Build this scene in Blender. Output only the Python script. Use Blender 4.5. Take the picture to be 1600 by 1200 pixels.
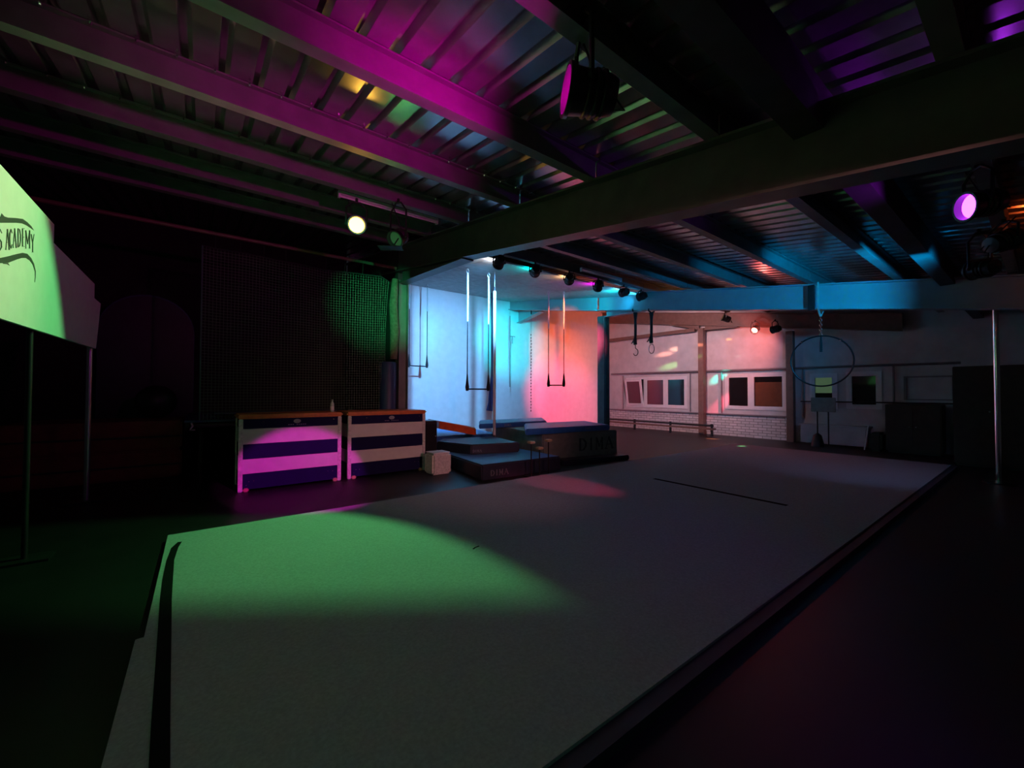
import bpy, bmesh, math, random
from mathutils import Vector, Matrix
random.seed(7)
for o in list(bpy.data.objects): bpy.data.objects.remove(o)
SC = bpy.context.scene
COL = SC.collection

# ------------------------------------------------------------------ camera
F, YAW, PITCH, ROLL, H = 637.19, math.radians(37.264), math.radians(1.152), math.radians(0.15), 1.42
FW = Vector((math.sin(YAW)*math.cos(PITCH), math.cos(YAW)*math.cos(PITCH), math.sin(PITCH)))
_r = Vector((math.cos(YAW), -math.sin(YAW), 0)); _u = _r.cross(FW)
RT = _r*math.cos(ROLL) + _u*math.sin(ROLL); UP = _u*math.cos(ROLL) - _r*math.sin(ROLL)
CAM = Vector((0, 0, H))
cd = bpy.data.cameras.new('camera'); cd.sensor_width = 36; cd.lens = F/1600*36; cd.clip_start = .05; cd.clip_end = 200
co = bpy.data.objects.new('camera', cd); COL.objects.link(co); SC.camera = co
co.matrix_world = Matrix(((RT.x, UP.x, -FW.x, 0), (RT.y, UP.y, -FW.y, 0), (RT.z, UP.z, -FW.z, H), (0, 0, 0, 1)))
# ------------------------------------------------------------------ world + exposure
w = bpy.data.worlds.new('world'); SC.world = w; w.use_nodes = True
w.node_tree.nodes['Background'].inputs[0].default_value = (.75, .78, 1, 1)
w.node_tree.nodes['Background'].inputs[1].default_value = .009
SC.view_settings.view_transform = 'Standard'; SC.view_settings.look = 'None'
SC.view_settings.gamma = 1; SC.view_settings.exposure = 0; SC.view_settings.use_curve_mapping = False

# pixel (1600x1200 frame) -> point on a plane of the room
def ray(u, v): return FW + RT*((u-800)/F) + UP*((600-v)/F)
def onx(u, v, x): d = ray(u, v); return CAM + d*(x/d.x)
def ony(u, v, y): d = ray(u, v); return CAM + d*(y/d.y)
def onz(u, v, z=0): d = ray(u, v); return CAM + d*((z-H)/d.z)
T = .155                                  # fall of the roof
def onroof(u, v, a): d = ray(u, v); return CAM + d*((a-H)/(d.z-T*d.y))

# ------------------------------------------------------------------ materials
MATS = {}
def mat(name, col, rough=.6, metal=0., var=.12, scale=8., bump=.0, spec=.5, alpha=None):
    if name in MATS: return MATS[name]
    m = bpy.data.materials.new(name); m.use_nodes = True; nt = m.node_tree; b = nt.nodes['Principled BSDF']
    tc = nt.nodes.new('ShaderNodeTexCoord'); n = nt.nodes.new('ShaderNodeTexNoise')
    n.inputs['Scale'].default_value = scale; n.inputs['Detail'].default_value = 5
    nt.links.new(tc.outputs['Object'], n.inputs['Vector'])
    r = nt.nodes.new('ShaderNodeValToRGB')
    r.color_ramp.elements[0].position = .3; r.color_ramp.elements[1].position = .7
    r.color_ramp.elements[0].color = tuple(c*(1-var) for c in col)+(1,)
    r.color_ramp.elements[1].color = tuple(min(1, c*(1+var)) for c in col)+(1,)
    nt.links.new(n.outputs['Fac'], r.inputs['Fac']); nt.links.new(r.outputs['Color'], b.inputs['Base Color'])
    b.inputs['Roughness'].default_value = rough; b.inputs['Metallic'].default_value = metal
    b.inputs['Specular IOR Level'].default_value = spec
    if bump:
        bp = nt.nodes.new('ShaderNodeBump'); bp.inputs['Strength'].default_value = bump; bp.inputs['Distance'].default_value = .02
        nt.links.new(n.outputs['Fac'], bp.inputs['Height']); nt.links.new(bp.outputs['Normal'], b.inputs['Normal'])
    MATS[name] = m; return m
def emit(name, col, s):
    if name in MATS: return MATS[name]
    m = bpy.data.materials.new(name); m.use_nodes = True; b = m.node_tree.nodes['Principled BSDF']
    b.inputs['Base Color'].default_value = (.05, .05, .05, 1); b.inputs['Emission Color'].default_value = (*col, 1)
    b.inputs['Emission Strength'].default_value = s; MATS[name] = m; return m
def brick_mat():
    m = bpy.data.materials.new('painted_brick'); m.use_nodes = True; nt = m.node_tree; b = nt.nodes['Principled BSDF']
    tc = nt.nodes.new('ShaderNodeTexCoord'); mp = nt.nodes.new('ShaderNodeMapping'); mp.inputs['Rotation'].default_value = (math.pi/2, 0, math.pi/2)
    mp.inputs['Rotation'].default_value = (0, math.pi/2, math.pi/2)
    sp = nt.nodes.new('ShaderNodeSeparateXYZ'); cb = nt.nodes.new('ShaderNodeCombineXYZ')
    nt.links.new(tc.outputs['Object'], sp.inputs[0]); nt.links.new(sp.outputs['Y'], cb.inputs['X']); nt.links.new(sp.outputs['Z'], cb.inputs['Y'])
    t = nt.nodes.new('ShaderNodeTexBrick'); t.inputs['Scale'].default_value = 1
    t.inputs['Brick Width'].default_value = .25; t.inputs['Row Height'].default_value = .085; t.inputs['Mortar Size'].default_value = .009
    t.inputs['Color1'].default_value = (.62, .6, .6, 1); t.inputs['Color2'].default_value = (.48, .47, .47, 1); t.inputs['Mortar'].default_value = (.2, .19, .19, 1)
    nt.links.new(cb.outputs[0], t.inputs['Vector']); nt.links.new(t.outputs['Color'], b.inputs['Base Color'])
    bp = nt.nodes.new('ShaderNodeBump'); bp.inputs['Strength'].default_value = .7; bp.inputs['Distance'].default_value = .015; bp.invert = True
    nt.links.new(t.outputs['Fac'], bp.inputs['Height']); nt.links.new(bp.outputs['Normal'], b.inputs['Normal']); b.inputs['Roughness'].default_value = .7
    return m
M_FLOOR = mat('dark_floor', (.0045, .004, .004), .48, var=.35, scale=3)
M_WHITE = mat('white_plaster', (.72, .72, .72), .8, var=.05, scale=5, bump=.06)
M_OFFW = mat('grey_white_plaster', (.5, .49, .49), .8, var=.1, scale=4, bump=.08)
M_DARKWALL = mat('black_curtain', (.018, .016, .017), .9, var=.3, scale=3)
M_STEEL = mat('painted_grey_steel', (.17, .165, .17), .5, .0, var=.15, scale=6)
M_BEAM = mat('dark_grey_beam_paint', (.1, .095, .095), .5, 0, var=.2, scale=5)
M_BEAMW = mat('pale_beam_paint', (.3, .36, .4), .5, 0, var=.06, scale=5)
M_SHEET = mat('galvanised_sheet', (.36, .36, .37), .27, .8, var=.2, scale=5)
M_LINING = mat('pale_board', (.34, .36, .36), .7, var=.2, scale=7, bump=.2)
M_BROWN = mat('brown_paint', (.16, .09, .07), .5, var=.15)
M_BLACK = mat('black_plastic', (.012, .012, .013), .45, var=.2)
M_BLACKM = mat('black_metal', (.02, .02, .021), .35, .4, var=.2)
M_CHROME = mat('chrome', (.75, .75, .75), .16, 1, var=.04)
M_ALU = mat('brushed_metal', (.5, .5, .5), .35, .9, var=.08)
M_CARPET = mat('grey_carpet', (.3, .3, .315), .95, var=.12, scale=60, bump=.15, spec=.1)
M_TAPE = mat('black_tape', (.008, .008, .008), .95, spec=.04)
M_EDGE = mat('dark_edge_trim', (.02, .02, .035), .7)
M_BLUE = mat('blue_vinyl', (.03, .16, .5), .45, var=.12, bump=.04)
M_NAVY = mat('navy_vinyl', (.02, .045, .12), .5, var=.15)
M_DKVINYL = mat('black_navy_vinyl', (.018, .022, .04), .45, var=.2)
M_LTBLUE = mat('pale_blue_top', (.1, .28, .58), .5, var=.12)  # lighter blue for the mat top sheets
M_ORANGE = mat('orange_vinyl', (.8, .13, .02), .5, var=.12)
M_GREYV = mat('grey_green_vinyl', (.2, .22, .17), .6, var=.15)
M_DKGREY = mat('dark_grey_vinyl', (.21, .21, .18), .6, var=.15)
M_RED = mat('dark_red_vinyl', (.24, .035, .025), .55, var=.2)
M_BOXB = mat('box_blue_board', (.008, .006, .055), .6, var=.08, spec=.12)
M_BOXW = mat('box_white_board', (.66, .62, .6), .5, var=.05)
M_LEATHER = mat('tan_leather', (.62, .16, .035), .45, var=.2, scale=14)
M_WOOD = mat('pale_wood', (.5, .34, .18), .5, var=.2, scale=20)
M_PLY = mat('speckled_white_ply', (.62, .58, .56), .7, var=.22, scale=26)
M_ROPEW = mat('white_webbing', (.42, .45, .44), .7, var=.06)
M_ROPEK = mat('black_rope', (.015, .015, .018), .8, var=.2)
M_SIGN = mat('white_sign_board', (.78, .77, .76), .6, var=.03)
M_PRINT = mat('grey_print', (.05, .06, .05), .6)
M_NET = mat('green_net_cord', (.09, .13, .1), .8)
M_GLASS = mat('dark_glass', (.012, .01, .01), .06, 0, var=.2, spec=.9)
M_FRAME = mat('white_window_frame', (.66, .65, .66), .4, var=.04)
M_RAIL = mat('grey_pipe', (.2, .18, .19), .4, .3)
M_CAB = mat('dark_brown_wood', (.035, .018, .014), .55, var=.3)
M_PEWTER = mat('dull_print', (.3, .3, .34), .6)
M_BRICK = brick_mat()

# ------------------------------------------------------------------ mesh builder
class MB:
    def __init__(s): s.v = []; s.f = []; s.smooth = False
    def add(s, vs, fs):
        k = len(s.v); s.v += [tuple(x) for x in vs]; s.f += [tuple(i+k for i in f) for f in fs]; return s
    def hexa(s, p): return s.add(p, [(3, 2, 1, 0), (4, 5, 6, 7), (0, 1, 5, 4), (1, 2, 6, 5), (2, 3, 7, 6), (3, 0, 4, 7)])
    def box(s, x0, x1, y0, y1, z0, z1):
        return s.hexa([(x0, y0, z0), (x1, y0, z0), (x1, y1, z0), (x0, y1, z0), (x0, y0, z1), (x1, y0, z1), (x1, y1, z1), (x0, y1, z1)])
    def bevbox(s, x0, x1, y0, y1, z0, z1, b):
        bm = bmesh.new(); bmesh.ops.create_cube(bm, size=1)
        for v in bm.verts: v.co = Vector(((x0+x1)/2+v.co.x*(x1-x0), (y0+y1)/2+v.co.y*(y1-y0), (z0+z1)/2+v.co.z*(z1-z0)))
        bmesh.ops.bevel(bm, geom=bm.edges[:], offset=b, segments=2, affect='EDGES')
        bm.verts.index_update(); s.add([v.co[:] for v in bm.verts], [[v.index for v in f.verts] for f in bm.faces]); bm.free(); return s
    def prism(s, pts, axis, a, b):            # outline pts in the two other axes, extruded a..b along axis
        n = len(pts)
        def P(p, c): return {'x': (c, p[0], p[1]), 'y': (p[0], c, p[1]), 'z': (p[0], p[1], c)}[axis]
        s.add([P(p, a) for p in pts]+[P(p, b) for p in pts],
              [tuple(range(n))[::-1], tuple(range(n, 2*n))]+[(i, (i+1) % n, n+(i+1) % n, n+i) for i in range(n)]); return s
    def tube(s, pts, r, n=8, closed=False):
        pts = [Vector(p) for p in pts]; R = r if isinstance(r, (list, tuple)) else [r]*len(pts); k0 = len(s.v); m = len(pts)
        up = None
        for i, p in enumerate(pts):
            if closed: d = pts[(i+1) % m]-pts[i-1]
            else: d = pts[min(i+1, m-1)]-pts[max(i-1, 0)]
            d.normalize()
            if up is None: up = Vector((0, 0, 1)) if abs(d.z) < .9 else Vector((1, 0, 0))
            a = d.cross(up).normalized(); b = a.cross(d).normalized(); up = b
            for j in range(n):
                t = 2*math.pi*j/n; q = p+(a*math.cos(t)+b*math.sin(t))*R[i]; s.v.append(q[:])
        for i in range(m if closed else m-1):
            for j in range(n):
                i2 = (i+1) % m
                s.f.append((k0+i*n+j, k0+i*n+(j+1) % n, k0+i2*n+(j+1) % n, k0+i2*n+j))
        if not closed:
            s.f.append(tuple(k0+j for j in range(n))[::-1]); s.f.append(tuple(k0+(m-1)*n+j for j in range(n)))
        return s
    def lathe(s, prof, n=20, mtx=None):       # (r,z) profile about z
        k0 = len(s.v); mtx = mtx or Matrix()
        for r, z in prof:
            for j in range(n):
                t = 2*math.pi*j/n; s.v.append((mtx@Vector((r*math.cos(t), r*math.sin(t), z)))[:])
        for i in range(len(prof)-1):
            for j in range(n): s.f.append((k0+i*n+j, k0+i*n+(j+1) % n, k0+(i+1)*n+(j+1) % n, k0+(i+1)*n+j))
        s.f.append(tuple(k0+j for j in range(n))[::-1]); s.f.append(tuple(k0+(len(prof)-1)*n+j for j in range(n)))
        return s
    def ball(s, c, r, n=8):
        c = Vector(c); return s.lathe([(max(1e-4, r*math.sin(math.pi*i/n)), -r*math.cos(math.pi*i/n)) for i in range(n+1)], n+4, Matrix.Translation(c))
    def build(s, name, m, parent=None, label=None, smooth=False):
        me = bpy.data.meshes.new(name); me.from_pydata(s.v, [], s.f); me.update()
        me.materials.append(m)
        if smooth:
            for p in me.polygons: p.use_smooth = True
            try: me.set_sharp_from_angle(angle=math.radians(40))
            except Exception: pass
        o = bpy.data.objects.new(name, me); COL.objects.link(o)
        if parent:
            o.parent = parent; o.matrix_parent_inverse = Matrix.Translation(-Vector(parent.location)) if not parent.rotation_euler.x and not parent.rotation_euler.z else Matrix()
        if label: o['label'] = label
        return o
def tag(o, label=None, cat=None, group=None, kind=None):
    if label: o['label'] = label
    if cat: o['category'] = cat
    if group: o['group'] = group
    if kind: o['kind'] = kind
    return o
def thing(name, loc, label, cat, group=None):
    o = bpy.data.objects.new(name, None); COL.objects.link(o); o.location = loc; o.empty_display_size = .1
    return tag(o, label, cat, group)
def struct(mb, name, m, label=None): return tag(mb.build(name, m), label, kind='structure')

# ================================================================== THE SETTING
YN, XW = 11.6, 13.9
struct(MB().box(-8, 14.1, -3, 11.8, -.1, 0), 'floor', M_FLOOR, 'dark smooth hall floor')
struct(MB().box(3.2, XW+.1, YN, YN+.15, 0, 6), 'wall_back', M_WHITE, 'white back wall of the aerial corner washed in blue and pink')
struct(MB().box(-8, 3.1, YN-.05, YN+.15, 0, 6), 'wall_back_dark', M_DARKWALL, 'black wall behind the trampoline net')
struct(MB().box(3.1, 3.2, 7.86, YN, 0, 4.6), 'wall_partition', M_DARKWALL, 'black partition beside the net')
# window wall with its openings
wins = [(7.85, 10.5, .84, 2.02), (4.72, 6.52, .88, 2.04), (3.5, 4.14, .98, 1.97), (2.58, 3.31, 1.0, 1.99)]
def wall_with_holes(x0, x1, y0, y1, z0, z1, holes):
    mb = MB(); ys = sorted(holes, key=lambda h: h[0]); y = y0
    for h in ys:
        mb.box(x0, x1, y, h[0], z0, z1); mb.box(x0, x1, h[0], h[1], z0, h[2]); mb.box(x0, x1, h[0], h[1], h[3], z1); y = h[1]
    mb.box(x0, x1, y, y1, z0, z1); return mb
ww = struct(wall_with_holes(XW, XW+.2, -3, YN, 0, 5.2, wins), 'wall_windows', M_OFFW, 'grey white wall with a row of low windows')
pl = MB().box(XW-.06, XW-.003, 4.6, 11.3, .0, .68).build('brick_plinth', M_BRICK, ww, 'white painted brick plinth'); pl['kind'] = 'structure'
MB().box(XW-.1, XW-.003, 4.6, 11.3, .685, .73).build('plinth_sill', M_RAIL, ww)

# corrugated roof
def roof_sheet(x0, x1, y0, y1, a, name):
    mb = MB(); P = .2275; n = int((x1-x0)/P); prof = []
    for i in range(n+1):
        x = x0+i*P; prof += [(x, 0), (x+.15, 0), (x+.16, .05), (x+.198, .05)]
    vs = [(x, y0, a+T*y0+z) for x, z in prof]+[(x, y1, a+T*y1+z) for x, z in prof]; m = len(prof)
    mb.add(vs, [(i, i+1, m+i+1, m+i) for i in range(m-1)])
    return mb
struct(roof_sheet(-6, 14.0, -3, YN, 3.33, 'ceiling'), 'ceiling', M_SHEET, 'corrugated metal roof underside')
ceil = bpy.data.objects['ceiling']
def lin(y): return 4.0+.127*(y-6.5)
for i in range(5):
    for j in range(3):
        xa, xb = 3.25+i*1.19, 3.25+(i+1)*1.19-.008; ya, yb = 6.52+j*1.69, 6.52+(j+1)*1.69-.008
        MB().hexa([(xa, ya, lin(ya)), (xb, ya, lin(ya)), (xb, yb, lin(yb)), (xa, yb, lin(yb)),
                   (xa, ya, lin(ya)+.03), (xb, ya, lin(ya)+.03), (xb, yb, lin(yb)+.03), (xa, yb, lin(yb)+.03)]).build('lining_board', M_LINING, ceil)
# purlins (run along x)
def ibeam_x(x0, x1, y, a, h, wd):
    mb = MB(); z = a+T*y
    mb.box(x0, x1, y-wd/2, y+wd/2, z, z+.014); mb.box(x0, x1, y-wd/2, y+wd/2, z+h-.014, z+h); mb.box(x0, x1, y-.006, y+.006, z+.014, z+h-.014)
    return mb
k = 1
for y in (-.95, .28, 1.5, 2.72, 3.95, 5.18, 6.4, 7.65):
    if y > 7: segs = [(-6, 3.0)]
    else: segs = [(-6, 3.11), (3.13, 9.19), (9.21, 13.9)]
    for x0, x1 in segs:
        o = struct(ibeam_x(x0, x1, y, 3.1, .22, .1), 'trim_%d' % k, M_STEEL, 'steel roof purlin'); k += 1
        if x0 == -6 and y in (3.95, 5.18):
            mb = MB()
            for i in range(24):
                x = -2+i*.2275; z = 3.1+T*y+.2; mb.lathe([(.011, 0), (.011, .012), (.006, .02)], 6, Matrix.Translation((x, y-.052, z))@Matrix.Rotation(math.pi/2, 4, 'X'))
            tag(mb.build('screw_heads', M_CHROME, o), 'row of small bright screw heads', kind='stuff')
# rafters (run along y, falling with the roof)
def ibeam_y(x, y0, y1, ab, at, wd, haunches=(), x1=None):
    x1 = x if x1 is None else x1; mb = MB()
    def q(dx0, dx1, a0, a1):
        p = []
        for a in (a0, a1):
            for (yy, xx, d) in ((y0, x, dx0), (y0, x, dx1), (y1, x1, dx1), (y1, x1, dx0)): p.append((xx+d, yy, a+T*yy))
        mb.hexa(p)
    q(-wd/2, wd/2, ab, ab+.022); q(-wd/2, wd/2, at-.022, at); q(-.008, .008, ab+.022, at-.022)
    for (ya, yb, drop) in haunches:           # drop at yb
        for d0, d1, lip in ((-.008, .008, 0), (-wd/2, wd/2, 1)):
            za, zb = ab+T*ya, ab+T*yb
            if lip: mb.hexa([(x+d0, ya, za-.02), (x+d1, ya, za-.02), (x+d1, yb, zb-drop-.02), (x+d0, yb, zb-drop-.02), (x+d0, ya, za), (x+d1, ya, za), (x+d1, yb, zb-drop), (x+d0, yb, zb-drop)])
            else: mb.hexa([(x+d0, ya, za-.01), (x+d1, ya, za-.01), (x+d1, yb, zb-drop), (x+d0, yb, zb-drop), (x+d0, ya, za+.01), (x+d1, ya, za+.01), (x+d1, yb, zb+.01), (x+d0, yb, zb+.01)])
    return mb
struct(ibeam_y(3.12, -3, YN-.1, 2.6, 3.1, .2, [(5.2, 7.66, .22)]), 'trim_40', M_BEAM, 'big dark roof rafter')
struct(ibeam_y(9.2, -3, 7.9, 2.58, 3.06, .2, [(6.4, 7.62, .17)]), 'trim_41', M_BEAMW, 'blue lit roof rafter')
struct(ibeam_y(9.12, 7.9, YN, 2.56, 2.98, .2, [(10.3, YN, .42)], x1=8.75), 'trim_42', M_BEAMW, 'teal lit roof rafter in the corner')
struct(ibeam_y(13.72, 2.15, YN, 2.62, 3.06, .2, [(8.3, 7.3, .14), (6.0, 7.1, .14)]), 'trim_43', M_BROWN, 'brown rafter along the window wall')
struct(MB().box(13.66, 13.78, 7.45, 11.5, 3.56, 3.68), 'trim_44', M_BROWN, 'brown tie bar above the windows')
struct(MB().box(-6, 13.85, .84, 1.0, 3.1, 3.4), 'trim_39', mat('dark_box_beam', (.05, .045, .05), .6, var=.2), 'dark box beam along the hall at right')
# columns
def hcol(x, y, wd, z1):
    mb = MB(); mb.box(x-wd/2, x-wd/2+.012, y-wd/2, y+wd/2, 0, z1); mb.box(x+wd/2-.012, x+wd/2, y-wd/2, y+wd/2, 0, z1)
    mb.box(x-wd/2+.012, x+wd/2-.012, y-.005, y+.005, 0, z1); mb.box(x-wd/2-.05, x+wd/2+.05, y-wd/2-.05, y+wd/2+.05, 0, .02); return mb
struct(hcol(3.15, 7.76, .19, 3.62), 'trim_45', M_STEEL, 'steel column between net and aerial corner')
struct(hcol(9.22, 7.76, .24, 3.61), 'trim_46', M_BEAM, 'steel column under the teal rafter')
for i, y in enumerate((7.2, 4.55)):
    struct(MB().box(13.6, 13.78, y-.09, y+.09, 0, 2.62+T*y-.1), 'trim_%d' % (47+i), M_BROWN, 'brown post on the window wall')

# windows
def window(n, y0, y1, z0, z1, cuts, tilt=None, blind=None, label=''):
    r = bpy.data.objects.new('window_%d' % n, None); COL.objects.link(r); r.location = (XW, (y0+y1)/2, z0); tag(r, label, kind='structure')
    mb = MB(); t = .07
    mb.box(XW-.02, XW+.08, y0, y1, z0, z0+t); mb.box(XW-.02, XW+.08, y0, y1, z1-t, z1)
    mb.box(XW-.02, XW+.08, y0, y0+t, z0+t, z1-t); mb.box(XW-.02, XW+.08, y1-t, y1, z0+t, z1-t)
    edges = [y0+t]+list(cuts)+[y1-t]
    for c in cuts: mb.box(XW-.018, XW+.078, c-.045, c+.045, z0+t, z1-t)
    mb.build('window_frame', M_FRAME, r)
    for i in range(len(edges)-1):
        a = edges[i]+(.045 if i else 0); b = edges[i+1]-(.045 if i < len(edges)-2 else 0)
        if tilt == i:       # open casement, leaning into the room at the top
            sash = bpy.data.objects.new('sash', None); pm = MB()
            h = z1-z0-2*t; A = math.radians(9)
            def tp(y, z, d): return (XW-.03+d*math.cos(A)-math.sin(A)*z, y, z0+t+z*math.cos(A))
            def bar(m, ya, yb, za, zb, d0=-.025, d1=.025): m.hexa([tp(ya, za, d0), tp(yb, za, d0), tp(yb, za, d1), tp(ya, za, d1), tp(ya, zb, d0), tp(yb, zb, d0), tp(yb, zb, d1), tp(ya, zb, d1)])
            bar(pm, a, b, 0, .08); bar(pm, a, b, h-.08, h); bar(pm, a, a+.08, .08, h-.08); bar(pm, b-.08, b, .08, h-.08)
            s = pm.build('open_sash', M_FRAME, r, 'white casement tilted open'); g = MB(); bar(g, a+.08, b-.08, .08, h-.08, -.004, .004); g.build('pane', M_GLASS, r)
            MB().box(XW+.12, XW+.13, a, b, z0+t, z1-t).build('night_gap', M_BLACK, r)
        else:
            MB().box(XW+.02, XW+.03, a, b, z0+t, z1-t).build('pane', M_GLASS, r)
            s = MB()
            s.box(XW-.012, XW+.05, a, b, z0+t, z0+t+.05); s.box(XW-.012, XW+.05, a, b, z1-t-.05, z1-t); s.box(XW-.012, XW+.05, a, a+.05, z0+t+.05, z1-t-.05); s.box(XW-.012, XW+.05, b-.05, b, z0+t+.05, z1-t-.05)
            s.build('sash_bar', M_FRAME, r)
    if blind:
        MB().box(XW+.014, XW+.018, y0+t+.06, y1-t-.06, z1-.55, z1-t-.05).build('roller_blind', blind, r, 'half drawn blind with a pale green glow')
    return r
window(1, *wins[0], cuts=(8.72, 9.62), tilt=2, label='three pane white window with one casement tilted open')
window(2, *wins[1], cuts=(5.72,), label='two pane white window beside the brown post')
MB().box(XW+.012, XW+.017, 4.86, 5.6, 1.01, 1.75).build('orange_panel', mat('orange_panel', (.13, .036, .01), .8), bpy.data.objects['window_2'], 'dull orange panel')  # flat orange sheet in front of the right pane
window(3, *wins[2], cuts=(), blind=emit('green_glow_blind', (.35, .62, .3), .12), label='small window with a green glowing blind')  # blind emits a little itself, standing for light from the room behind
window(4, *wins[3], cuts=(), label='small dark window without blind')
# blind recess to the right, pipes along the wall
mb = MB(); mb.box(XW-.03, XW-.003, 2.12, 2.17, 1.25, 1.84); mb.box(XW-.03, XW-.003, 1.3, 1.35, 1.25, 1.84); mb.box(XW-.03, XW-.003, 1.35, 2.12, 1.8, 1.84); mb.box(XW-.03, XW-.003, 1.35, 2.12, 1.25, 1.28)
struct(mb, 'trim_50', M_RAIL, 'empty frame on the wall')
tag(MB().tube([(XW-.08, 11.2, 2.2), (XW-.08, 1.2, 2.12)], .03, 8).build('curtain_pipe', M_RAIL, smooth=True), 'long grey pipe running above the windows', 'pipe')
for y, lb in ((10.62, 'thin vertical pipe at the tilted casement side of the long window'), (7.72, 'thin vertical pipe between three pane window and brown post'), (6.62, 'thin vertical pipe left of the two pane window'), (4.3, 'thin vertical pipe between dark post and green blind window'), (2.35, 'thin vertical pipe right of the small dark window')):
    tag(MB().tube([(XW-.05, y, .74), (XW-.05, y, 2.12)], .022, 6).build('wall_pipe', M_RAIL), lb, 'pipe')
tag(MB().tube([(XW-.07, 4.35, 1.18), (XW-.07, 1.3, 1.18)], .018, 6).build('cable_conduit', M_BLACK), 'thin black conduit crossing the small windows', 'conduit')
b = thing('low_bench', (13.3, 8.9, 0), 'long low red brown bench below the brick plinth', 'bench')
MB().box(13.2, 13.42, 6.6, 11.2, .2, .26).build('seat', M_BROWN, b); MB().tube([(13.25, 11.2, .34), (13.25, 6.6, .34)], .03, 8).build('rail', M_BLACKM, b)
for y in (6.62, 8.1, 9.6, 11.1): MB().box(13.22, 13.28, y, y+.06, 0, .4).build('leg', M_BLACKM, b)

# ================================================================== STAGE LAMPS
LAMPN = [0]
def par(name, loc, aim, col, power, cone=40, blend=.5, glow=None, hang=.26, size=1., label='', cat='stage lamp', group=None, radius=.04, body=M_BLACK, extra=()):
    loc = Vector(loc); d = (Vector(aim)-loc).normalized(); LAMPN[0] += 1
    root = thing(name, loc, label, cat, group)
    q = d.to_track_quat('Z', 'Y').to_matrix().to_4x4(); M = Matrix.Translation(loc)@q@Matrix.Scale(size, 4)
    MB().lathe([(.035, -.15), (.075, -.14), (.088, -.1), (.092, 0), (.098, .06), (.11, .065), (.11, .085), (.094, .085), (.09, .03)], 20, M).build('housing', body, root, smooth=True)
    lens = MB().lathe([(.0895, .031), (.0895, .036)], 20, M)
    lens.build('lens', emit('lens_%d' % LAMPN[0], col, glow if glow is not None else 3.), root)
    fins = MB()
    for i in range(3): fins.lathe([(.094, -.09+i*.035), (.101, -.085+i*.035), (.101, -.075+i*.035), (.094, -.07+i*.035)], 20, M)
    fins.build('cooling_fins', body, root)
    # yoke: a U of flat bar about the horizontal axis, bolted to the beam above
    ax = d.cross(Vector((0, 0, 1)));  ax = ax.normalized() if ax.length > .05 else Vector((1, 0, 0))
    r = .118*size; up = Vector((0, 0, 1)); hh = max(.13, hang-.02)*1.0
    pts = [loc-ax*r, loc-ax*r+up*(hh*.75), loc-ax*(r*.35)+up*hh, loc+ax*(r*.35)+up*hh, loc+ax*r+up*(hh*.75), loc+ax*r]
    MB().tube(pts, .012*size, 6).build('yoke', M_BLACKM, root)
    MB().tube([loc+up*hh, loc+up*(hang+.03)], .018*size, 8).build('clamp', M_BLACKM, root)
    for sgn in (-1, 1): MB().ball(loc+ax*(r*sgn), .02*size, 6).build('knob', M_BLACKM, root)
    back = loc-d*.15*size; MB().tube([back, back+Vector((0, 0, -.06))-d*.05, back+Vector((.03, .06, -.02)), loc+up*(hang)+ax*.1], .006, 5).build('cable', M_ROPEK, root)
    def spot(aimd, col, power, cone, blend):
        L = bpy.data.lights.new('lamp_beam', 'SPOT'); L.energy = power; L.color = col; L.spot_size = math.radians(cone); L.spot_blend = blend; L.shadow_soft_size = radius
        lo = bpy.data.objects.new('lamp_beam', L); COL.objects.link(lo)
        lo.parent = root; lo.matrix_parent_inverse = Matrix.Translation(-loc)
        lo.matrix_basis = Matrix.Translation(loc+d*.1*size)@aimd.to_track_quat('-Z', 'Y').to_matrix().to_4x4()
    if power: spot(d, col, power, cone, blend)
    for (a2, c2, p2, k2, b2) in extra: spot((Vector(a2)-loc).normalized(), c2, p2, k2, b2)
    return root
G = 'row of black lamps along the purlin'
def plamp(y): return 3.1+T*y
C6 = [(4.5, (6.0, YN, 1.9), (.16, .5, 1), 2100, 72), (5.41, (8.7, YN, 3.2), (0, .68, .82), 2300, 30), (6.39, (11.1, YN, 2.9), (1, .13, .04), 2200, 26),
      (7.34, (11.4, YN, 1.1), (1, .1, .22), 3600, 35), (8.29, (8.95, 9.3, 4.05), (0, .7, .9), 240, 70), (9.0, (8.9, 10, 3.5), (.0, .5, 1), 60, 80)]
labs = ['black stage lamp nearest the big dark rafter, first of the row of six', 'second of the six hanging stage lamps, beside a teal glow', 'third of the six hanging stage lamps, beside an orange glow',
        'fourth of the six hanging stage lamps, beside a magenta glow', 'fifth of the six hanging stage lamps, before blue boards', 'last of the six hanging stage lamps, at the blue rafter']
SPILL = [(1, .9, .95), (0, .9, .8), (1, .5, .2), (1, 0, .9), (.1, .6, 1), (.05, .6, 1)]
for (x, aim, c, p, cone), lb, sc_ in zip(C6, labs, SPILL):
    par('stage_lamp', (x, 6.33, 3.9), aim, c, p, cone, .9, glow=4, hang=.16, label=lb, group=G, extra=[((x-.5, 7.3, 4.3), sc_, 26, 140, .9)])
MAG = (1, .0, .55); VIO = (.5, .03, 1); AMB = (1, .5, .06); RD = (1, .1, .08); GRN = (.12, 1, .2); CY = (.0, .42, 1)
p = ony(912, 145, 1.45); par('magenta_stage_lamp', p, p+Vector((-.86, .5, .06)), (1, 0, .58), 4, 140, .7, glow=22, hang=.42, size=1.15, label='stage lamp glowing magenta under the purlin', radius=.06,
    extra=[((1.28, 6.9, -.3), (1, 0, .75), 800, 20, .15), (p+Vector((-.16, .85, .3)), (1, 0, .55), 130, 72, 1)])
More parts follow.
